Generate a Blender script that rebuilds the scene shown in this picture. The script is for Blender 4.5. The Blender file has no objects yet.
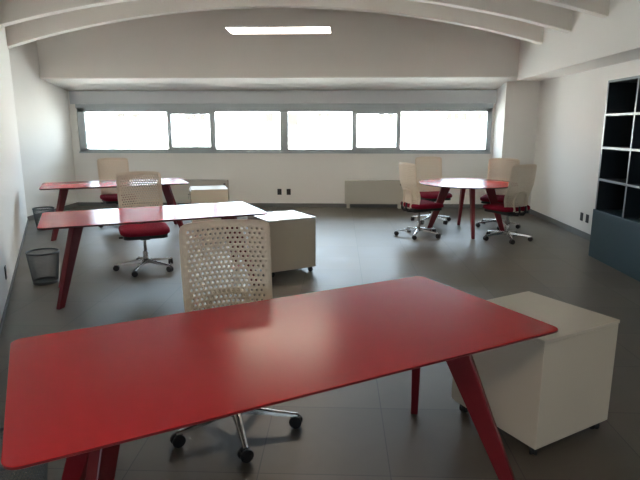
import bpy, bmesh, math, random
from mathutils import Vector, Matrix
PI = math.pi
R = math.radians
random.seed(4)
SC = bpy.context.scene
COL = SC.collection

# ---------------------------------------------------------------- camera
F_PX, HORIZON, EYE = 540.83, 127.09, 1.541
cam_d = bpy.data.cameras.new('camera')
cam = bpy.data.objects.new('camera', cam_d)
COL.objects.link(cam)
SC.camera = cam
cam_d.sensor_fit = 'HORIZONTAL'
cam_d.sensor_width = 36.0
cam_d.lens = 36.0 * F_PX / 640.0
cam_d.clip_start = 0.02
cam.location = (0, 0, EYE)
cam.rotation_euler = (PI / 2 - math.atan((240 - HORIZON) / F_PX), 0, 0.0362)

# ---------------------------------------------------------------- world, sun, exposure
world = bpy.data.worlds.new('sky')
SC.world = world
world.use_nodes = True
bg = world.node_tree.nodes['Background']
bg.inputs['Color'].default_value = (0.68, 0.83, 1.0, 1)
bg.inputs['Strength'].default_value = 11.0
sun_d = bpy.data.lights.new('sun', 'SUN')
sun_d.energy = 110.0
sun_d.angle = R(1.0)
sun_d.color = (1.0, 0.95, 0.88)
sun = bpy.data.objects.new('sun', sun_d)
COL.objects.link(sun)
sun.rotation_euler = Vector((0.52, 0.19, -0.83)).to_track_quat('-Z', 'Y').to_euler()      # shines along and away from the strip window
SC.view_settings.view_transform = 'Standard'
SC.view_settings.look = 'None'
SC.view_settings.gamma = 1.0
SC.view_settings.use_curve_mapping = False
SC.view_settings.exposure = 0.72


def portal(name, loc, rot, sx, sy):
    d = bpy.data.lights.new(name, 'AREA')
    d.shape = 'RECTANGLE'
    d.size, d.size_y = sx, sy
    d.cycles.is_portal = True
    o = bpy.data.objects.new(name, d)
    COL.objects.link(o)
    o.location = loc
    o.rotation_euler = rot
    return o


portal('daylight_portal', (-1.11, 10.62, 1.49), (R(-90), 0, 0), 7.9, 0.80)
portal('daylight_portal', (0.2, -3.62, 1.35), (R(90), 0, 0), 1.8, 0.7)


# ---------------------------------------------------------------- materials
def mat(name, col, rough=0.5, metal=0.0, spec=0.5, bump=None, noise=None, coat=0.0):
    m = bpy.data.materials.new(name)
    m.use_nodes = True
    nt = m.node_tree
    b = nt.nodes['Principled BSDF']
    b.inputs['Base Color'].default_value = (*col, 1)
    b.inputs['Roughness'].default_value = rough
    b.inputs['Metallic'].default_value = metal
    b.inputs['Specular IOR Level'].default_value = spec
    b.inputs['Coat Weight'].default_value = coat
    tc = nt.nodes.new('ShaderNodeTexCoord')
    if noise:                                # (scale, amount): soft natural variation of the colour
        n = nt.nodes.new('ShaderNodeTexNoise')
        n.inputs['Scale'].default_value = noise[0]
        n.inputs['Detail'].default_value = 4
        nt.links.new(tc.outputs['Object'], n.inputs['Vector'])
        mx = nt.nodes.new('ShaderNodeMix')
        mx.data_type = 'RGBA'
        mx.inputs['A'].default_value = (*[c * (1 - noise[1]) for c in col], 1)
        mx.inputs['B'].default_value = (*[min(1, c * (1 + noise[1])) for c in col], 1)
        nt.links.new(n.outputs['Fac'], mx.inputs['Factor'])
        nt.links.new(mx.outputs['Result'], b.inputs['Base Color'])
    if bump:                                 # (scale, strength)
        n = nt.nodes.new('ShaderNodeTexNoise')
        n.inputs['Scale'].default_value = bump[0]
        n.inputs['Detail'].default_value = 3
        nt.links.new(tc.outputs['Object'], n.inputs['Vector'])
        bp = nt.nodes.new('ShaderNodeBump')
        bp.inputs['Strength'].default_value = bump[1]
        bp.inputs['Distance'].default_value = 0.01
        nt.links.new(n.outputs['Fac'], bp.inputs['Height'])
        nt.links.new(bp.outputs['Normal'], b.inputs['Normal'])
    return m


def floor_mat():
    m = mat('grey_stone_tile', (0.1, 0.1, 0.1), 0.36)
    nt = m.node_tree
    b = nt.nodes['Principled BSDF']
    tc = nt.nodes.new('ShaderNodeTexCoord')
    mp = nt.nodes.new('ShaderNodeMapping')
    mp.inputs['Location'].default_value = (-0.24, -0.38, 0)
    nt.links.new(tc.outputs['Object'], mp.inputs['Vector'])
    br = nt.nodes.new('ShaderNodeTexBrick')
    br.offset = 0.0
    br.inputs['Scale'].default_value = 1.0
    br.inputs['Brick Width'].default_value = 0.6
    br.inputs['Row Height'].default_value = 0.6
    br.inputs['Mortar Size'].default_value = 0.0028
    br.inputs['Mortar Smooth'].default_value = 0.1
    br.inputs['Color1'].default_value = (0.118, 0.101, 0.082, 1)
    br.inputs['Color2'].default_value = (0.144, 0.125, 0.102, 1)
    br.inputs['Mortar'].default_value = (0.068, 0.063, 0.056, 1)
    nt.links.new(mp.outputs['Vector'], br.inputs['Vector'])
    n = nt.nodes.new('ShaderNodeTexNoise')
    n.inputs['Scale'].default_value = 2.6
    n.inputs['Detail'].default_value = 6
    n.inputs['Distortion'].default_value = 0.6
    nt.links.new(tc.outputs['Object'], n.inputs['Vector'])
    mr = nt.nodes.new('ShaderNodeMapRange')
    mr.inputs['To Min'].default_value = 0.72
    mr.inputs['To Max'].default_value = 1.26
    nt.links.new(n.outputs['Fac'], mr.inputs['Value'])
    mx = nt.nodes.new('ShaderNodeVectorMath')
    mx.operation = 'SCALE'
    nt.links.new(br.outputs['Color'], mx.inputs[0])
    nt.links.new(mr.outputs['Result'], mx.inputs['Scale'])
    nt.links.new(mx.outputs['Vector'], b.inputs['Base Color'])
    mr2 = nt.nodes.new('ShaderNodeMapRange')
    mr2.inputs['To Min'].default_value = 0.34
    mr2.inputs['To Max'].default_value = 0.50
    nt.links.new(n.outputs['Fac'], mr2.inputs['Value'])
    nt.links.new(mr2.outputs['Result'], b.inputs['Roughness'])
    return m


def glass_mat():
    m = bpy.data.materials.new('clear_glass')
    m.use_nodes = True
    nt = m.node_tree
    nt.nodes.clear()
    out = nt.nodes.new('ShaderNodeOutputMaterial')
    t = nt.nodes.new('ShaderNodeBsdfTransparent')
    t.inputs['Color'].default_value = (0.95, 0.97, 0.96, 1)
    g = nt.nodes.new('ShaderNodeBsdfGlossy')
    g.inputs['Roughness'].default_value = 0.02
    f = nt.nodes.new('ShaderNodeFresnel')
    f.inputs['IOR'].default_value = 1.35
    mx = nt.nodes.new('ShaderNodeMixShader')
    nt.links.new(f.outputs[0], mx.inputs[0])
    nt.links.new(t.outputs[0], mx.inputs[1])
    nt.links.new(g.outputs[0], mx.inputs[2])
    nt.links.new(mx.outputs[0], out.inputs[0])
    return m


def emit_mat(name, col, s):
    m = mat(name, (0.8, 0.8, 0.8), 0.5)
    b = m.node_tree.nodes['Principled BSDF']
    b.inputs['Emission Color'].default_value = (*col, 1)
    b.inputs['Emission Strength'].default_value = s
    return m


def shell_mat():
    m = mat('cream_plastic', (0.84, 0.765, 0.64), 0.45, noise=(12, 0.02))
    nt = m.node_tree
    tr = nt.nodes.new('ShaderNodeBsdfTranslucent')
    tr.inputs['Color'].default_value = (0.84, 0.72, 0.60, 1)
    mx = nt.nodes.new('ShaderNodeMixShader')
    mx.inputs[0].default_value = 0.28
    nt.links.new(nt.nodes['Principled BSDF'].outputs[0], mx.inputs[1])
    nt.links.new(tr.outputs[0], mx.inputs[2])
    nt.links.new(mx.outputs[0], nt.nodes['Material Output'].inputs[0])
    return m


M = dict(
    wall=mat('white_plaster', (0.92, 0.895, 0.85), 0.85, bump=(60, 0.05), noise=(1.2, 0.015)),
    vault=mat('painted_concrete', (0.80, 0.76, 0.71), 0.85, bump=(30, 0.08), noise=(2.0, 0.03)),
    floor=floor_mat(),
    skirt=mat('grey_tile_skirting', (0.17, 0.17, 0.17), 0.45, noise=(8, 0.1)),
    alu=mat('grey_aluminium', (0.52, 0.57, 0.59), 0.45, 0.0, noise=(5, 0.03)),
    shutter=mat('white_shutter_box', (0.66, 0.68, 0.70), 0.5),
    glass=glass_mat(),
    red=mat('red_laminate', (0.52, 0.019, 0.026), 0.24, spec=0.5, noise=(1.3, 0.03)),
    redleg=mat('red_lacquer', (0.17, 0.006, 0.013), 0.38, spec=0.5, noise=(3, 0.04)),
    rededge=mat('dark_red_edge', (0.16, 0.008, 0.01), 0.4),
    ivory=mat('ivory_lacquered_metal', (0.68, 0.61, 0.50), 0.24, spec=0.5, noise=(2, 0.015)),
    shell=shell_mat(),
    fabric=mat('crimson_fabric', (0.24, 0.006, 0.028), 0.9, spec=0.2, bump=(420, 0.5), noise=(60, 0.15)),
    black=mat('black_plastic', (0.012, 0.012, 0.013), 0.45),
    chrome=mat('polished_aluminium', (0.50, 0.50, 0.50), 0.22, 1.0),
    steel=mat('dark_steel', (0.10, 0.105, 0.11), 0.4, 0.8),
    wire=mat('graphite_wire_mesh', (0.10, 0.115, 0.12), 0.5, 0.3),
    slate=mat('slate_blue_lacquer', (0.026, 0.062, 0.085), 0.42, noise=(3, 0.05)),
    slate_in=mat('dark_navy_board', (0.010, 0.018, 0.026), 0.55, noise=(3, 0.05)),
    slate_edge=mat('window_sheen_edging', (0.26, 0.29, 0.32), 0.35),  # pale tone paints in the window's reflection on the shelf edges
    radiator=mat('beige_radiator_enamel', (0.56, 0.53, 0.46), 0.45, noise=(3, 0.02)),
    led=emit_mat('lit_diffuser', (1.0, 0.85, 0.68), 15.0),
    lampcase=mat('white_lamp_case', (0.8, 0.8, 0.8), 0.4),
    facade=mat('white_render', (0.82, 0.80, 0.77), 0.9, noise=(0.3, 0.02)),
    facade_glass=mat('dark_window_glass', (0.032, 0.030, 0.028), 0.6, spec=0.0),
    ground=mat('pale_gravel', (0.70, 0.68, 0.63), 0.95, noise=(0.8, 0.1)),
)


M['red'].node_tree.nodes['Principled BSDF'].inputs['IOR'].default_value = 1.26


# ---------------------------------------------------------------- mesh helpers
def link(name, me, material, parent=None):
    o = bpy.data.objects.new(name, me)
    COL.objects.link(o)
    if material is not None:
        for m_ in (material if isinstance(material, (list, tuple)) else [material]):
            me.materials.append(m_)
    if parent:
        o.parent = parent
    return o


def obj(name, bm, material, parent=None, smooth=None, bevel=None):
    bmesh.ops.recalc_face_normals(bm, faces=bm.faces)
    me = bpy.data.meshes.new(name)
    bm.to_mesh(me)
    bm.free()
    if smooth is not None:
        for p in me.polygons:
            p.use_smooth = True
        me.set_sharp_from_angle(angle=R(smooth))
    o = link(name, me, material, parent)
    if bevel:
        md = o.modifiers.new('bevel', 'BEVEL')
        md.width = bevel
        md.segments = 2
        md.limit_method = 'ANGLE'
    return o


def box(bm, x0, x1, y0, y1, z0, z1, mi=0, mtx=None):
    vs = [bm.verts.new((x, y, z)) for z in (z0, z1) for y in (y0, y1) for x in (x0, x1)]
    for f in ((0, 2, 3, 1), (4, 5, 7, 6), (0, 1, 5, 4), (2, 6, 7, 3), (0, 4, 6, 2), (1, 3, 7, 5)):
        bm.faces.new([vs[i] for i in f]).material_index = mi
    if mtx is not None:
        for v in vs:
            v.co = mtx @ v.co
    return vs


def BM():
    return bmesh.new()


def boxobj(name, dims, m, parent=None, bevel=None):
    bm = BM()
    box(bm, *dims)
    return obj(name, bm, m, parent, bevel=bevel)


def prism(bm, poly, z0, z1, mi=0):
    a = [bm.verts.new((p[0], p[1], z0)) for p in poly]
    b = [bm.verts.new((p[0], p[1], z1)) for p in poly]
    n = len(poly)
    bm.faces.new(a[::-1]).material_index = mi
    bm.faces.new(b).material_index = mi
    for i in range(n):
        bm.faces.new((a[i], a[(i + 1) % n], b[(i + 1) % n], b[i])).material_index = mi
    return a + b


def hexa(bm, bottom, top):
    """solid between two quads"""
    a = [bm.verts.new(p) for p in bottom]
    b = [bm.verts.new(p) for p in top]
    bm.faces.new(a[::-1])
    bm.faces.new(b)
    for i in range(4):
        bm.faces.new((a[i], a[(i + 1) % 4], b[(i + 1) % 4], b[i]))


def tube(bm, pts, rad, n=8, closed=False, caps=True):
    pts = [Vector(p) for p in pts]
    rads = rad if isinstance(rad, (list, tuple)) else [rad] * len(pts)
    rings = []
    up = None
    N = len(pts)
    for i, p in enumerate(pts):
        if closed:
            t = (pts[(i + 1) % N] - pts[i - 1]).normalized()
        else:
            t = (pts[min(i + 1, N - 1)] - pts[max(i - 1, 0)]).normalized()
        if up is None:
            up = Vector((0, 0, 1)) if abs(t.z) < 0.9 else Vector((1, 0, 0))
        s = t.cross(up).normalized()
        up = s.cross(t).normalized()
        rings.append([bm.verts.new(p + (s * math.cos(2 * PI * k / n) + up * math.sin(2 * PI * k / n)) * rads[i]) for k in range(n)])
    rng = range(N if closed else N - 1)
    for i in rng:
        a, b = rings[i], rings[(i + 1) % N]
        for k in range(n):
            bm.faces.new((a[k], a[(k + 1) % n], b[(k + 1) % n], b[k]))
    if not closed and caps:
        bm.faces.new(rings[0][::-1])
        bm.faces.new(rings[-1])


def lathe(bm, prof, n=24, mtx=None, cap=True):
    """prof: list of (r, z)"""
    rings = []
    for r, z in prof:
        rings.append([bm.verts.new((r * math.cos(2 * PI * k / n), r * math.sin(2 * PI * k / n), z)) for k in range(n)])
    for a, b in zip(rings, rings[1:]):
        for k in range(n):
            bm.faces.new((a[k], a[(k + 1) % n], b[(k + 1) % n], b[k]))
    if cap:
        bm.faces.new(rings[0][::-1])
        bm.faces.new(rings[-1])
    if mtx is not None:
        for r_ in rings:
            for v in r_:
                v.co = mtx @ v.co


def rrect(w, h, r, n=5):
    """rounded rectangle outline, centred"""
    out = []
    for cx, cy, a0 in ((w / 2 - r, h / 2 - r, 0), (-w / 2 + r, h / 2 - r, 90), (-w / 2 + r, -h / 2 + r, 180), (w / 2 - r, -h / 2 + r, 270)):
        for k in range(n + 1):
            a = R(a0 + 90 * k / n)
            out.append((cx + r * math.cos(a), cy + r * math.sin(a)))
    return out


def thing(name, label, cat, loc=(0, 0, 0), rz=0.0, group=None):
    o = bpy.data.objects.new(name, None)
    COL.objects.link(o)
    o.empty_display_size = 0.1
    o.location = loc
    o.rotation_euler = (0, 0, rz)
    return tag(o, label, cat, group)


def tag(o, label, cat, group=None):
    o['label'] = label
    o['category'] = cat
    if group:
        o['group'] = group
    return o


def struct(o):
    o['kind'] = 'structure'
    return o


def copy_tree(o, parent=None):
    c = o.copy()
    COL.objects.link(c)
    c.parent = parent
    for ch in [k for k in COL.objects if k.parent == o]:
        copy_tree(ch, c)
    return c


# ================================================================ the room
XR, XL, YB = 3.475, -5.22, 10.53          # right wall, far left wall, window wall
AR_X, AR_Z, AR_R = -1.05, 3.30, 15.2      # vault: axis, underside of the ribs at the crown, radius
LP0, LP1 = (-5.22, 8.76), (-1.20, 1.19)   # the slanting left wall
Y0 = -3.5


def arc(x):
    return AR_Z - AR_R + math.sqrt(AR_R ** 2 - (x - AR_X) ** 2)


def xob(y):
    return LP0[0] + (LP1[0] - LP0[0]) * (y - LP0[1]) / (LP1[1] - LP0[1])


bm = BM()
prism(bm, [(-6.0, Y0 - .3), (4.0, Y0 - .3), (4.0, YB + .25), (-6.0, YB + .25)], -0.15, 0)
struct(obj('floor', bm, M['floor']))

WX0, WX1, WZ0, WZ1 = -5.08, 2.86, 1.075, 1.90
bm = BM()
box(bm, XL - .2, XR + .2, YB, YB + .25, 0, WZ0)
box(bm, XL - .2, WX0, YB, YB + .25, WZ0, WZ1)
box(bm, WX1, XR + .2, YB, YB + .25, WZ0, WZ1)
box(bm, XL - .2, XR + .2, YB, YB + .25, WZ1, 2.6)
struct(obj('wall_back', bm, M['wall']))

bm = BM()
prism(bm, [(XL, YB), (XL - .2, YB), (XL - .2, LP0[1] + .0), (XL, LP0[1])], 0, 4.1)
struct(obj('wall_left', bm, M['wall']))
bm = BM()
dx, dy = LP1[0] - LP0[0], LP1[1] - LP0[1]
L_ = math.hypot(dx, dy)
nx, ny = dy / L_ * .2, -dx / L_ * .2
prism(bm, [LP0, LP1, (LP1[0] + nx, LP1[1] + ny), (LP0[0] + nx, LP0[1] + ny)], 0, 4.1)
struct(obj('wall_left', bm, M['wall']))
bm = BM()
box(bm, -4.2, LP1[0], LP1[1] - .001, LP1[1] + .15, 0, 4.1)
box(bm, -4.2, -4.0, Y0, LP1[1], 0, 4.1)
struct(obj('wall_left', bm, M['wall']))

struct(boxobj('wall_right', (XR, XR + .2, Y0, YB, 0, 2.6), M['wall']))
struct(boxobj('trim_1', (2.985, XR + .25, Y0, 9.62, 2.32, 4.0), M['wall']))        # upper beam along the right wall
struct(boxobj('trim_2', (2.90, XR, 9.9, YB, 0, 2.36), M['wall']))                 # pillar beside the window

# wall behind the photographer with an unseen window added to light the room from there
bm = BM()
RW = (-0.7, 1.1, 1.0, 1.7)
box(bm, -4.2, XR + .2, Y0 - .2, Y0, 0, RW[2])
box(bm, -4.2, XR + .2, Y0 - .2, Y0, RW[3], 4.1)
box(bm, -4.2, RW[0], Y0 - .2, Y0, RW[2], RW[3])
box(bm, RW[1], XR + .2, Y0 - .2, Y0, RW[2], RW[3])
struct(obj('wall_front', bm, M['wall']))

# beam wall above the window bay, with its sloping soffit
bm = BM()
prof = [(9.6, 2.37), (YB + .1, 2.20), (YB + .1, 2.7), (9.8, 2.7), (9.8, 4.0), (9.6, 4.0)]
a = [bm.verts.new((XL - .1, y, z)) for y, z in prof]
b = [bm.verts.new((XR + .1, y, z)) for y, z in prof]
bm.faces.new(a)
bm.faces.new(b[::-1])
for i in range(6):
    bm.faces.new((a[i], a[(i + 1) % 6], b[(i + 1) % 6], b[i]))
struct(obj('trim_3', bm, M['vault']))
struct(boxobj('trim_4', (XL, 2.985, 9.585, 9.6, 2.362, 2.385), M['wall']))         # plaster bead on the lower edge


def arched(bm, x0, x1, y0, y1, lo, hi, n=36):
    ra = []
    for i in range(n + 1):
        x = x0 + (x1 - x0) * i / n
        z = arc(x)
        ra.append([bm.verts.new(p) for p in ((x, y0, z + lo), (x, y1, z + lo), (x, y1, z + hi), (x, y0, z + hi))])
    for p, q in zip(ra, ra[1:]):
        for k in range(4):
            bm.faces.new((p[k], p[(k + 1) % 4], q[(k + 1) % 4], q[k]))
    bm.faces.new(ra[0][::-1])
    bm.faces.new(ra[-1])


bm = BM()
arched(bm, XL - .3, XR + .3, Y0 - .2, 9.7, 0.46, 0.62)
struct(obj('ceiling', bm, M['vault'], smooth=30))
k = 5
for i in range(13):
    yc = 8.60 - i
    if yc < Y0 + .2:
        break
    xl = -4.05 if yc < LP1[1] else xob(yc) - .08
    bm = BM()
    arched(bm, xl, 3.12, yc - .07, yc + .07, 0.0, 0.50)
    struct(obj('trim_%d' % k, bm, M['vault'], smooth=30, bevel=0.006))
    k += 1

# skirting boards
struct(boxobj('baseboard_back', (XL, 2.90, YB - .012, YB, 0, .075), M['skirt']))
struct(boxobj('baseboard_right', (XR - .012, XR, Y0, 9.9, 0, .085), M['skirt']))
struct(boxobj('baseboard_right', (2.90, XR, 9.888, 9.9, 0, .085), M['skirt']))
struct(boxobj('baseboard_left', (XL, XL + .012, LP0[1], YB, 0, .075), M['skirt']))
bm = BM()
prism(bm, [LP0, LP1, (LP1[0] - nx * .06, LP1[1] - ny * .06), (LP0[0] - nx * .06, LP0[1] - ny * .06)], 0, .035)
struct(obj('baseboard_left', bm, M['skirt']))

# ---------------------------------------------------------------- strip window
win = thing('window_1', 'x', 'x')
for key in ('label', 'category'):
    del win[key]
struct(win)
fy0, fy1 = YB + .02, YB + .10
bm = BM()
box(bm, WX0, WX1, fy0, fy1, WZ0, WZ0 + .05)
box(bm, WX0, WX1, fy0, fy1, WZ1 - .075, WZ1)
box(bm, WX0, WX0 + .14, fy0, fy1, WZ0, WZ1)
box(bm, WX1 - .085, WX1, fy0, fy1, WZ0, WZ1)
for x0, x1 in ((-3.334, -3.29), (-2.46, -2.401), (-1.148, -0.994), (0.229, 0.285), (1.11, 1.158)):
    box(bm, x0, x1, fy0, fy1, WZ0 + .05, WZ1 - .075)
obj('window_frame', bm, M['alu'], win, bevel=.004)
struct(boxobj('window_sill', (WX0, WX1, YB - .035, YB + .03, WZ0 - .028, WZ0), M['alu'], win, bevel=.004))
for x0, x1, sash in ((WX0 + .14, -3.334, 0), (-3.29, -2.46, 1), (-2.401, -1.148, 0), (-0.994, 0.229, 0), (0.285, 1.11, 1), (1.158, WX1 - .085, 0)):
    z0, z1 = WZ0 + .05, WZ1 - .075
    par = win
    if sash:
        bm = BM()
        t = .055
        ya, yb = fy0 - .025, fy1 - .03
        box(bm, x0 - .015, x1 + .015, ya, yb, z0 - .012, z0 + t - .012)
        box(bm, x0 - .015, x1 + .015, ya, yb, z1 - t + .012, z1 + .012)
        box(bm, x0 - .015, x0 + t - .015, ya, yb, z0 + t - .012, z1 - t + .012)
        box(bm, x1 - t + .015, x1 + .015, ya, yb, z0 + t - .012, z1 - t + .012)
        par = obj('opening_sash', bm, M['alu'], win, bevel=.004)
        bm = BM()
        box(bm, x0 + .0, x0 + .028, ya - .012, ya, 1.38, 1.50)
        box(bm, x0 + .004, x0 + .024, ya - .045, ya - .012, 1.455, 1.48)
        box(bm, x0 + .004, x0 + .024, ya - .050, ya - .035, 1.36, 1.48)
        obj('window_handle', bm, M['shutter'], par, bevel=.003)
        x0, x1, z0, z1 = x0 + t - .02, x1 - t + .02, z0 + t - .02, z1 - t + .02
    boxobj('glass_pane', (x0, x1, YB + .055, YB + .061, z0, z1), M['glass'], par)
# shutter box above the window
bm = BM()
box(bm, -5.16, 2.90, YB - .07, YB, 1.975, 2.215)
struct(obj('trim_%d' % k, bm, M['shutter'], bevel=.01)); k += 1
bm = BM()
box(bm, -5.08, 2.86, YB - .02, YB + .02, WZ1, 1.976)
struct(obj('trim_%d' % k, bm, M['alu'])); k += 1
# added rear window, out of view, gives weaker light from behind
win_added = bpy.data.objects.new('window_added_2', None)
COL.objects.link(win_added)
struct(win_added)
bm = BM()
x0, x1, z0, z1 = RW
ya, yb = Y0 - .14, Y0 - .06
box(bm, x0, x1, ya, yb, z0, z0 + .06)
box(bm, x0, x1, ya, yb, z1 - .06, z1)
for i in range(5):
    xx = x0 + (x1 - x0 - .06) * i / 4
    box(bm, xx, xx + .06, ya, yb, z0 + .06, z1 - .06)
obj('window_frame', bm, M['alu'], win_added)
for i in range(4):
    xx = x0 + (x1 - x0 - .06) * i / 4
    boxobj('glass_pane', (xx + .06, xx + (x1 - x0 - .06) / 4, Y0 - .103, Y0 - .097, z0 + .06, z1 - .06), M['glass'], win_added)

# ---------------------------------------------------------------- outside
struct(boxobj('ground', (-70, 70, -60, 90, -1.3, -1.0), M['ground']))
b_ = thing('building', 'long white sunlit building with small dark windows, seen through the strip window', 'building', (0, 60, -1.0))
boxobj('wall', (-45, 40, 0, 8, 0, 6.4), M['facade'], b_)
boxobj('roof', (-45.4, 40.4, -.4, 8.2, 6.4, 6.7), M['facade'], b_)
for px, w, h in ((-16.6, .55, .75), (-15.9, .55, .75), (-15.0, .55, .75), (-7.7, .9, 1.0), (-5.2, 1.3, 1.35), (-2.2, .5, .4), (-1.3, .5, .4), (4.5, .5, .5), (5.4, .5, .5),
                 (11.7, .55, .8), (12.5, .55, .8), (13.3, .55, .8), (14.9, .55, .8), (15.7, .55, .8), (-24.0, .8, .5), (-22.3, .8, .5)):
    wo = boxobj('window', (px - w / 2, px + w / 2, -.06, .02, 4.05 - h, 4.05), M['facade_glass'], b_)

# ================================================================ furniture
TZ = 0.735


def make_desk(label, loc, rz):
    t = thing('desk', label, 'desk', loc, rz, 'long red desks')
    Lh, Wh = .993, .4625
    # thin rounded top with a dark underside chamfer
    bm = BM()
    o1 = rrect(2 * Lh, 2 * Wh, .045, 6)
    o2 = rrect(2 * Lh - .03, 2 * Wh - .03, .035, 6)
    n = len(o1)
    rings = [[bm.verts.new((x, y, z)) for x, y in o] for o, z in ((o2, TZ - .018), (o1, TZ - .008), (o1, TZ - .001), ([(x * .9985, y * .997) for x, y in o1], TZ))]
    for a, b in zip(rings, rings[1:]):
        for i in range(n):
            bm.faces.new((a[i], a[(i + 1) % n], b[(i + 1) % n], b[i]))
    bm.faces.new(rings[0][::-1])
    bm.faces.new(rings[-1])
    bm.faces.ensure_lookup_table()
    for f in bm.faces:
        f.material_index = 0 if f.calc_center_median().z > TZ - .0015 else 1
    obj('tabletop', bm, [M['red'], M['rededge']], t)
    # legs: flat tapering blades that splay towards the ends
    zt = TZ - .018
    for sx in (-1, 1):
        for sy in (-1, 1):
            bm = BM()
            e = Vector((sx * .62, sy * .785, 0))          # each blade splays along the diagonal
            w = Vector((-e.y, e.x, 0))
            ft = Vector((sx * .885, sy * .335, 0))
            tp = ft - e * .32
            tp.z = zt

            def quad(c, a_, b_):
                return [c - e * a_ - w * b_, c + e * a_ - w * b_, c + e * a_ + w * b_, c - e * a_ + w * b_]
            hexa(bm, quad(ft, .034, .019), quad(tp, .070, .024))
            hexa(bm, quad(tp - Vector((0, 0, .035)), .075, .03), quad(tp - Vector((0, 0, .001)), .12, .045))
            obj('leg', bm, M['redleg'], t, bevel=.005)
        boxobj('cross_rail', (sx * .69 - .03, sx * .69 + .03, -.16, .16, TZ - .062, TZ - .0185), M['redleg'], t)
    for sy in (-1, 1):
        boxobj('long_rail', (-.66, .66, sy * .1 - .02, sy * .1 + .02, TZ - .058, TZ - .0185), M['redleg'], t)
    return t


make_desk('long red desk nearest the camera, filling the foreground', (-.177, 2.022, 0), .523)
make_desk('long red desk in the middle, second from the camera', (-1.766, 5.081, 0), .456)
make_desk('long red desk farthest back, under the left end of the window', (-3.300, 7.877, 0), .444)

# round meeting table
rt = thing('round_table', 'round red meeting table with four splayed legs, ringed by four chairs', 'table', (1.90, 8.09, 0), -1.60)
bm = BM()
lathe(bm, [(.685, TZ - .018), (.71, TZ - .008), (.71, TZ - .001), (.708, TZ)], 72)
for f in bm.faces:
    f.material_index = 0 if f.calc_center_median().z > TZ - .0015 else 1
obj('tabletop', bm, [M['red'], M['rededge']], rt)
for q in range(4):
    c, s = math.cos(q * PI / 2), math.sin(q * PI / 2)
    bm = BM()

    def P(rr, tt, z):
        return (rr * c - tt * s, rr * s + tt * c, z)
    hexa(bm, [P(.52, -.02, 0), P(.585, -.02, 0), P(.585, .02, 0), P(.52, .02, 0)],
         [P(.23, -.03, TZ - .018), P(.37, -.03, TZ - .018), P(.37, .03, TZ - .018), P(.23, .03, TZ - .018)])
    obj('leg', bm, M['redleg'], rt, bevel=.006)
bm = BM()
box(bm, -.26, .26, -.03, .03, TZ - .06, TZ - .0185)
box(bm, -.03, .03, -.26, -.031, TZ - .06, TZ - .0185)
box(bm, -.03, .03, .031, .26, TZ - .06, TZ - .0185)
obj('cross_rail', bm, M['redleg'], rt)


def caster(bm, x, y, r, w, ang, gap=.006):
    """twin wheel caster, tyre centres at height r"""
    m = Matrix.Translation((x, y, r)) @ Matrix.Rotation(ang, 4, 'Z') @ Matrix.Rotation(PI / 2, 4, 'X')
    for s in (-1, 1):
        z0 = s * gap / 2 if s > 0 else -gap / 2 - w
        lathe(bm, [(r * .55, z0), (r * .92, z0 + .001), (r, z0 + w * .25), (r, z0 + w * .75), (r * .92, z0 + w - .001), (r * .55, z0 + w)], 18, m)
    # hood between the wheels and stem
    m2 = Matrix.Translation((x, y, 0)) @ Matrix.Rotation(ang, 4, 'Z')
    box(bm, -r * .75, r * .35, -gap / 2 - .001, gap / 2 + .001, r * .5, r * 1.75, 0, m2)


# mobile pedestals
def make_pedestal(label, loc, rz, front, key=False):
    t = thing('mobile_pedestal', label, 'pedestal', loc, rz, 'white pedestals on castors at the desk ends')
    h = .275
    z0, z1 = .06, .605
    bm = BM()
    box(bm, -h, h, -h, h, z0, z1 - .020)
    obj('body', bm, M['ivory'], t, bevel=.003)
    boxobj('top_panel', (-h - .003, h + .003, -h - .003, h + .003, z1 - .018, z1), M['ivory'], t, bevel=.003)
    # three drawer fronts on the side given
    rot = Matrix.Rotation({'left': PI, 'far': PI / 2}[front], 4, 'Z')
    zz = z0 + .004
    for i, dh in enumerate((.20, .155, .155)):
        bm = BM()
        box(bm, h, h + .016, -h + .003, h - .003, zz, zz + dh, 0, rot)
        d = obj('drawer', bm, M['ivory'], t, bevel=.002)
        if i == 2:
            bm = BM()
            mt = rot @ Matrix.Translation((h + .016, .19, zz + dh - .05)) @ Matrix.Rotation(PI / 2, 4, 'Y')
            lathe(bm, [(.011, 0), (.011, .006), (.006, .008)], 14, mt)
            if key:
                box(bm, h + .022, h + .052, .186, .194, zz + dh - .054, zz + dh - .046, 0, rot)
                box(bm, h + .046, h + .05, .170, .194, zz + dh - .12, zz + dh - .045, 0, rot)
            obj('lock', bm, M['steel'], d)
        zz += dh + .004
    for sx in (-1, 1):
        for sy in (-1, 1):
            bm = BM()
            caster(bm, sx * .23, sy * .23, .028, .015, random.uniform(0, 3))
            box(bm, sx * .23 - .018, sx * .23 + .018, sy * .23 - .018, sy * .23 + .018, .055, .0602)
            obj('castor', bm, M['black'], t, smooth=40)
    return t


make_pedestal('ivory box pedestal tucked under the right end of the nearest desk', (1.015, 2.69, 0), .55, 'far')
make_pedestal('ivory box pedestal at the right end of the middle desk, behind the near chair', (-.630, 5.775, 0), .56, 'far')
make_pedestal('ivory box pedestal with key at the farthest desk, before a low radiator', (-2.07, 8.47, 0), .31, 'left', True)


# ---------------------------------------------------------------- office chair (faces +X)
def back_pt(u, v, off=0.0):
    """u -1..1 across, v 0..1 up; backrest surface"""
    z = .415 + .628 * v + .012 * v * (1 - u * u)
    hw = .213 + .020 * math.sin(min(1, v * 1.3) * PI / 2)
    x = -.202 - .012 * math.sin(v * PI * .9) - .050 * v ** 1.7 + .045 * math.exp(-((v - .28) / .2) ** 2)
    x += (.050 - .015 * v) * u * u
    return Vector((x - off, u * hw, z))


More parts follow.
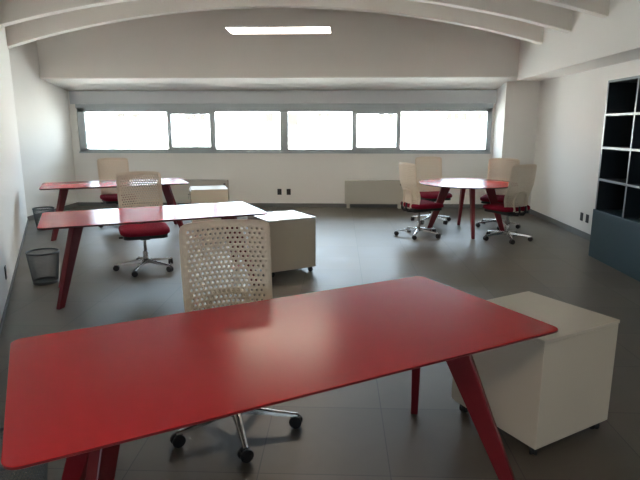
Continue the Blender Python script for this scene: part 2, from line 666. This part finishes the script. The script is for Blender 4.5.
def shell_mesh():
    bm = BM()
    nx_, nz_ = 16, 23
    uu, v0, v1 = .885, .045, .955
    cw, chh = 2 * uu / nx_, (v1 - v0) / nz_
    cache = {}

    def V(u, v):
        key = (round(u, 5), round(v, 5))
        if key not in cache:
            cache[key] = bm.verts.new(back_pt(u, v))
        return cache[key]

    hr_m = .0063                               # hole radius in metres
    for j in range(nz_):
        vb = v0 + j * chh
        odd = j % 2
        ncol = nx_ - odd
        start = -uu + (cw / 2 if odd else 0)
        if odd:
            for ua in (-uu, uu - cw / 2):
                bm.faces.new((V(ua, vb), V(ua + cw / 2, vb), V(ua + cw / 2, vb + chh), V(ua, vb + chh)))
        for i in range(ncol):
            ua = start + i * cw
            out = [(ua, vb), (ua + cw / 2, vb), (ua + cw, vb), (ua + cw, vb + chh / 2), (ua + cw, vb + chh), (ua + cw / 2, vb + chh), (ua, vb + chh), (ua, vb + chh / 2)]
            cu, cv = ua + cw / 2, vb + chh / 2
            inn = [bm.verts.new(back_pt(cu + hr_m / .225 * math.cos(R(225 + 45 * k)), cv + hr_m / .615 * math.sin(R(225 + 45 * k)))) for k in range(8)]
            ov = [V(*p) for p in out]
            for k in range(8):
                bm.faces.new((ov[k], ov[(k + 1) % 8], inn[(k + 1) % 8], inn[k]))
    # solid margin out to a rounded outline
    per = []
    for i in range(2 * nx_ + 1):
        per.append((-uu + i * cw / 2, v0))
    for j in range(1, 2 * nz_ + 1):
        per.append((uu, v0 + j * chh / 2))
    for i in range(1, 2 * nx_ + 1):
        per.append((uu - i * cw / 2, v1))
    for j in range(1, 2 * nz_):
        per.append((-uu, v1 - j * chh / 2))
    outer = []
    for u, v in per:
        U = u / uu
        W = (v - (v0 + v1) / 2) / ((v1 - v0) / 2)
        # square to rounded square
        k_ = (abs(U) ** 22 + abs(W) ** 22) ** (1 / 22.0)
        outer.append((U / k_, .5 + .5 * W / k_))
    ring = [bm.verts.new(back_pt(*p)) for p in outer]
    inner = [V(*p) for p in per]
    n = len(per)
    for i in range(n):
        bm.faces.new((inner[i], inner[(i + 1) % n], ring[(i + 1) % n], ring[i]))
    return bm, outer


def make_chair():
    t = thing('office_chair', 'x', 'chair', (0, 0, 0), 0, 'office chairs with perforated cream backs')
    # backrest
    bm, outer = shell_mesh()
    bk = obj('backrest', bm, M['shell'], t, smooth=60)
    sd = bk.modifiers.new('thickness', 'SOLIDIFY')
    sd.thickness = .006
    sd.offset = 0
    bm = BM()
    tube(bm, [back_pt(u, v, .002) for u, v in outer[::2]], .0055, 8, closed=True)
    obj('backrest_rim', bm, M['shell'], bk, smooth=60)
    # lumbar arch behind the back
    bm = BM()
    pts = []
    for k_ in range(15):
        a = PI * k_ / 14
        u = -.52 * math.cos(a)
        v = .02 + .30 * min(1, math.sin(a) * 1.6) + .10 * math.sin(a)
        pts.append(back_pt(u, v, .028))
    tube(bm, pts, [.016 - .003 * math.sin(PI * i / 14) for i in range(15)], 8)
    obj('lumbar_arch', bm, M['shell'], bk, smooth=60)
    # upright that carries the back
    bm = BM()
    sp = [(-.02, .372), (-.16, .372), (-.222, .38), (-.252, .42), (-.246, .50)]
    for s in (-1, 1):
        tube(bm, [(x, s * (.045 + .004 * i), z) for i, (x, z) in enumerate(sp)], [.016, .016, .016, .014, .011], 8)
    obj('back_support', bm, M['black'], t, smooth=60)
    # seat cushion
    bm = BM()
    n = 28
    rings = []
    for s_, z in ((.93, .425), (.985, .435), (1.0, .455), (.985, .476), (.93, .488), (.75, .494), (.4, .491)):
        ring = []
        for k_ in range(n):
            a = 2 * PI * k_ / n
            ca, sa = math.cos(a), math.sin(a)
            x = .255 * math.copysign(abs(ca) ** .42, ca) * s_ + .045
            y = .258 * math.copysign(abs(sa) ** .42, sa) * s_ * (1 - .03 * ca)
            dz = -.022 * max(0, (x - .17) / .12) ** 2 if z > .45 else 0
            dz += -.006 * max(0, 1 - (y / .2) ** 2) if z > .48 else 0
            ring.append(bm.verts.new((x, y, z + dz)))
        rings.append(ring)
    for a, b in zip(rings, rings[1:]):
        for k_ in range(n):
            bm.faces.new((a[k_], a[(k_ + 1) % n], b[(k_ + 1) % n], b[k_]))
    bm.faces.new(rings[0][::-1])
    bm.faces.new(rings[-1])
    st = obj('seat', bm, M['fabric'], t, smooth=70)
    bm = BM()
    prism(bm, [(x + .035, y) for x, y in rrect(.46, .45, .07, 5)], .388, .4255)
    obj('seat_pan', bm, M['black'], st, smooth=40)
    # mechanism
    bm = BM()
    hexa(bm, [(-.10, -.045, .345), (.09, -.045, .345), (.09, .045, .345), (-.10, .045, .345)],
         [(-.13, -.085, .388), (.12, -.085, .388), (.12, .085, .388), (-.13, .085, .388)])
    tube(bm, [(.03, -.08, .37), (.03, -.24, .378)], .006, 6)
    tube(bm, [(.03, -.225, .378), (.03, -.265, .378)], .011, 8)
    obj('tilt_mechanism', bm, M['black'], t, bevel=.004)
    # gas column
    bm = BM()
    lathe(bm, [(.028, .085), (.028, .20), (.0265, .205), (.017, .206), (.017, .345)], 20)
    obj('gas_column', bm, M['chrome'], t, smooth=40)
    # star base
    sb = bpy.data.objects.new('star_base', None)
    bm = BM()
    lathe(bm, [(.030, .07), (.045, .078), (.045, .118), (.034, .125)], 20)
    for q in range(5):
        a = 2 * PI * q / 5
        ca, sa = math.cos(a), math.sin(a)
        pr = [(.03, .024, .080, .116), (.10, .021, .080, .110), (.20, .017, .072, .095), (.29, .014, .064, .082), (.325, .013, .062, .078)]
        rr = []
        for r_, w_, za, zb in pr:
            rr.append([bm.verts.new((r_ * ca - y * sa, r_ * sa + y * ca, z)) for y, z in ((-w_, za), (w_, za), (w_ * .8, zb - .005), (w_ * .3, zb), (-w_ * .3, zb), (-w_ * .8, zb - .005))])
        for p, q_ in zip(rr, rr[1:]):
            for k_ in range(6):
                bm.faces.new((p[k_], p[(k_ + 1) % 6], q_[(k_ + 1) % 6], q_[k_]))
        bm.faces.new(rr[0][::-1])
        bm.faces.new(rr[-1])
    sb = obj('star_base', bm, M['chrome'], t, smooth=40)
    for q in range(5):
        a = 2 * PI * q / 5
        bm = BM()
        caster(bm, .315 * math.cos(a), .315 * math.sin(a), .033, .022, a + 1.9 + q * 1.1, .008)
        obj('castor', bm, M['black'], sb, smooth=40)
    return t


proto = None
CH = [
    ('cream-backed office chair nearest the camera, pushed behind the foreground red desk', (-.535, 2.57), -73, -71),
    ('cream-backed office chair with dark red seat standing at the middle desk', (-2.13, 5.73), -65, -92),
    ('cream-backed office chair at the farthest desk, back almost against the window wall', (-3.52, 8.44), -57, -60),
    ('cream-backed office chair front left of the round table, seen from behind', (1.145, 7.74), 23, -108),
    ('cream-backed office chair front right of the round table, turned to the left', (2.335, 7.50), 120, -93),
    ('cream-backed office chair behind the round table, on the radiator side', (1.53, 8.93), -76, -55),
    ('cream-backed office chair behind the round table, beside the white pillar', (2.49, 8.50), -116, -100),
]
for i, (lab, (x, y), face, star) in enumerate(CH):
    if i == 0:
        c = proto = make_chair()
    else:
        c = copy_tree(proto)
    c.location = (x, y, 0)
    c.rotation_euler = (0, 0, R(face))
    c['label'] = lab
    for ch in [k_ for k_ in COL.objects if k_.parent == c and k_.name.startswith('star_base')]:
        ch.rotation_euler = (0, 0, R(star - face))


# ---------------------------------------------------------------- waste baskets
def make_basket(label, loc):
    t = thing('waste_basket', label, 'waste basket', loc, 0, 'grey wire-mesh waste baskets')
    r0, r1, h = .115, .150, .325
    bm = BM()
    n, rows = 56, 20
    rg = []
    for j in range(rows + 1):
        f = j / rows
        r = r0 + (r1 - r0) * f
        rg.append([bm.verts.new((r * math.cos(2 * PI * (k_ + .5 * (j % 2)) / n), r * math.sin(2 * PI * (k_ + .5 * (j % 2)) / n), .015 + (h - .03) * f)) for k_ in range(n)])
    for j in range(rows):
        a, b = rg[j], rg[j + 1]
        for k_ in range(n):
            if j % 2 == 0:
                bm.faces.new((a[k_], a[(k_ + 1) % n], b[k_]))
                bm.faces.new((a[(k_ + 1) % n], b[(k_ + 1) % n], b[k_]))
            else:
                bm.faces.new((a[k_], b[(k_ + 1) % n], b[k_]))
                bm.faces.new((a[k_], a[(k_ + 1) % n], b[(k_ + 1) % n]))
    o = obj('mesh_side', bm, M['wire'], t)
    w = o.modifiers.new('wire', 'WIREFRAME')
    w.thickness = .0034
    w.use_even_offset = False
    bm = BM()
    lathe(bm, [(r1 - .003, h - .018), (r1 + .002, h - .018), (r1 + .005, h - .006), (r1 + .002, h), (r1 - .004, h), (r1 - .006, h - .006)], 48, cap=False)
    obj('rim', bm, M['wire'], t, smooth=40)
    bm = BM()
    lathe(bm, [(r0, .0), (r0 + .002, .0), (r0 + .006, .028), (r0 + .001, .028)], 40, cap=False)
    lathe(bm, [(r0, .004), (r0, .008)], 40)
    obj('bottom_plate', bm, M['wire'], t, smooth=40)
    return t


make_basket('dark wire-mesh waste basket half hidden under the foreground desk corner', (-1.30, 1.86, 0))
make_basket('dark wire-mesh waste basket standing left of the middle desk', (-2.97, 5.18, 0))
make_basket('dark wire-mesh waste basket farthest back, left of the farthest desk', (-4.55, 8.08, 0))

# ---------------------------------------------------------------- bookcase
bc = thing('bookcase', 'tall dark slate-blue bookcase with open shelves above a closed base', 'bookcase', (3.075, 6.57, 0), 0)
D_, W1, rows, cols, wcol = .388, .0, 4, 4, .655
Wt = cols * wcol
t_ = .026
boxobj('base_cabinet', (-.018, D_, -Wt - .004, .004, .0, .575), M['slate'], bc, bevel=.003)
boxobj('back_panel', (D_ - .012, D_, -Wt, 0, .575, 2.063), M['slate_in'], bc)
for c_ in range(cols + 1):
    y = -c_ * wcol
    ya, yb = (y - t_, y) if c_ == 0 else ((y, y + t_) if c_ == cols else (y - t_ / 2, y + t_ / 2))
    bm = BM()
    box(bm, .004, D_ - .013, ya, yb, .576, 2.063, 0)
    box(bm, .0, .004, ya, yb, .576, 2.063, 1)
    obj('upright', bm, [M['slate_in'], M['slate_edge']], bc)
for r_ in range(1, rows + 1):
    z = .575 + .372 * r_
    for c_ in range(cols):
        y1 = -c_ * wcol - (t_ if c_ == 0 else t_ / 2)
        y0 = -(c_ + 1) * wcol + (t_ if c_ == cols - 1 else t_ / 2)
        bm = BM()
        box(bm, .004, D_ - .013, y0 + .0005, y1 - .0005, z - t_, z, 0)
        box(bm, .0, .004, y0 + .0005, y1 - .0005, z - t_, z, 1)
        obj('shelf', bm, [M['slate_in'], M['slate_edge']], bc)




def make_radiator(label, x0, x1):
    t = thing('radiator', label, 'radiator', ((x0 + x1) / 2, YB, 0), 0, 'low beige radiators under the strip window')
    w = (x1 - x0) / 2
    boxobj('casing', (-w, w, -.14, -.013, .085, .535), M['radiator'], t, bevel=.008)
    bm = BM()
    for i in range(24):
        xx = -w + .06 + (2 * w - .12) * i / 24
        box(bm, xx, xx + .02, -.12, -.03, .5351, .5365)
    obj('grille', bm, M['steel'], t)
    boxobj('front_panel', (-w + .03, w - .10, -.146, -.14, .115, .505), M['radiator'], t, bevel=.003)
    for s in (-1, 1):
        boxobj('foot', (s * (w - .07) - .03, s * (w - .07) + .03, -.13, -.03, 0, .085), M['radiator'], t)
    boxobj('control_knob', (w - .075, w - .035, -.152, -.14, .45, .475), M['steel'], t)
    return t


make_radiator('low beige radiator behind the farthest pedestal, left under the window', -3.30, -2.17)
make_radiator('low beige radiator by the round table, partly hidden by a chair', .10, 1.23)


# ---------------------------------------------------------------- sockets
def make_socket(label, loc, rz, group):
    t = thing('wall_socket', label, 'socket', loc, rz, group)
    boxobj('plate', (-.008, .0, -.04, .04, -.058, .058), M['black'], t, bevel=.002)
    bm = BM()
    for z in (-.028, 0, .028):
        lathe(bm, [(.006, 0), (.006, .0015)], 10, Matrix.Translation((-.008, 0, z)) @ Matrix.Rotation(-PI / 2, 4, 'Y'))
    obj('pin_hole', bm, M['steel'], t)
    return t


make_socket('left of two black sockets on the window wall', (-1.175, YB, .30), PI / 2, 'black sockets low on the window wall')
make_socket('right of two black sockets on the window wall', (-.995, YB, .30), PI / 2, 'black sockets low on the window wall')
make_socket('black socket on the right wall, farther from the bookcase', (XR, 7.79, .285), 0, 'black sockets beside the bookcase')
make_socket('black socket on the right wall, nearer the bookcase', (XR, 7.61, .285), 0, 'black sockets beside the bookcase')
ob_a = math.atan2(-dx, dy)
make_socket('single dark socket low on the slanting left wall', (xob(4.67), 4.67, .24), PI + math.atan2(dx, -dy), 'socket on the left wall')


# ---------------------------------------------------------------- pendant lamps
def make_lamp(label, loc, up=False):
    t = thing('pendant_lamp', label, 'lamp', loc, 0, 'slim rectangular pendant lamps')
    w, d = .60, .195
    bm = BM()
    box(bm, -w, w, -d, d, .004, .03)
    obj('housing', bm, M['lampcase'], t, bevel=.002)
    boxobj('diffuser', (-w + .004, w - .004, -d + .004, d - .004, 0, .0038), M['led'], t)
    if up:
        boxobj('upper_diffuser', (-w + .02, w - .02, -d + .02, d - .02, .0301, .034), M['led'], t)
    for sx in (-1, 1):
        for sy in (-1, 1):
            x, y = sx * .42, sy * .15
            bm = BM()
            tube(bm, [(x, y, .03), (x, y, arc(loc[0] + x) + .46 - loc[2])], .0009, 6)
            obj('suspension_wire', bm, M['lampcase'], t)
    return t


make_lamp('slim lit pendant lamp hanging on wires below the vaulted ceiling', (-.72, 6.71, 2.65))
make_lamp('slim lit pendant lamp added out of view behind the camera for rear light', (-.72, -.9, 2.66))  # unseen lamp, added to warm the light from behind the camera
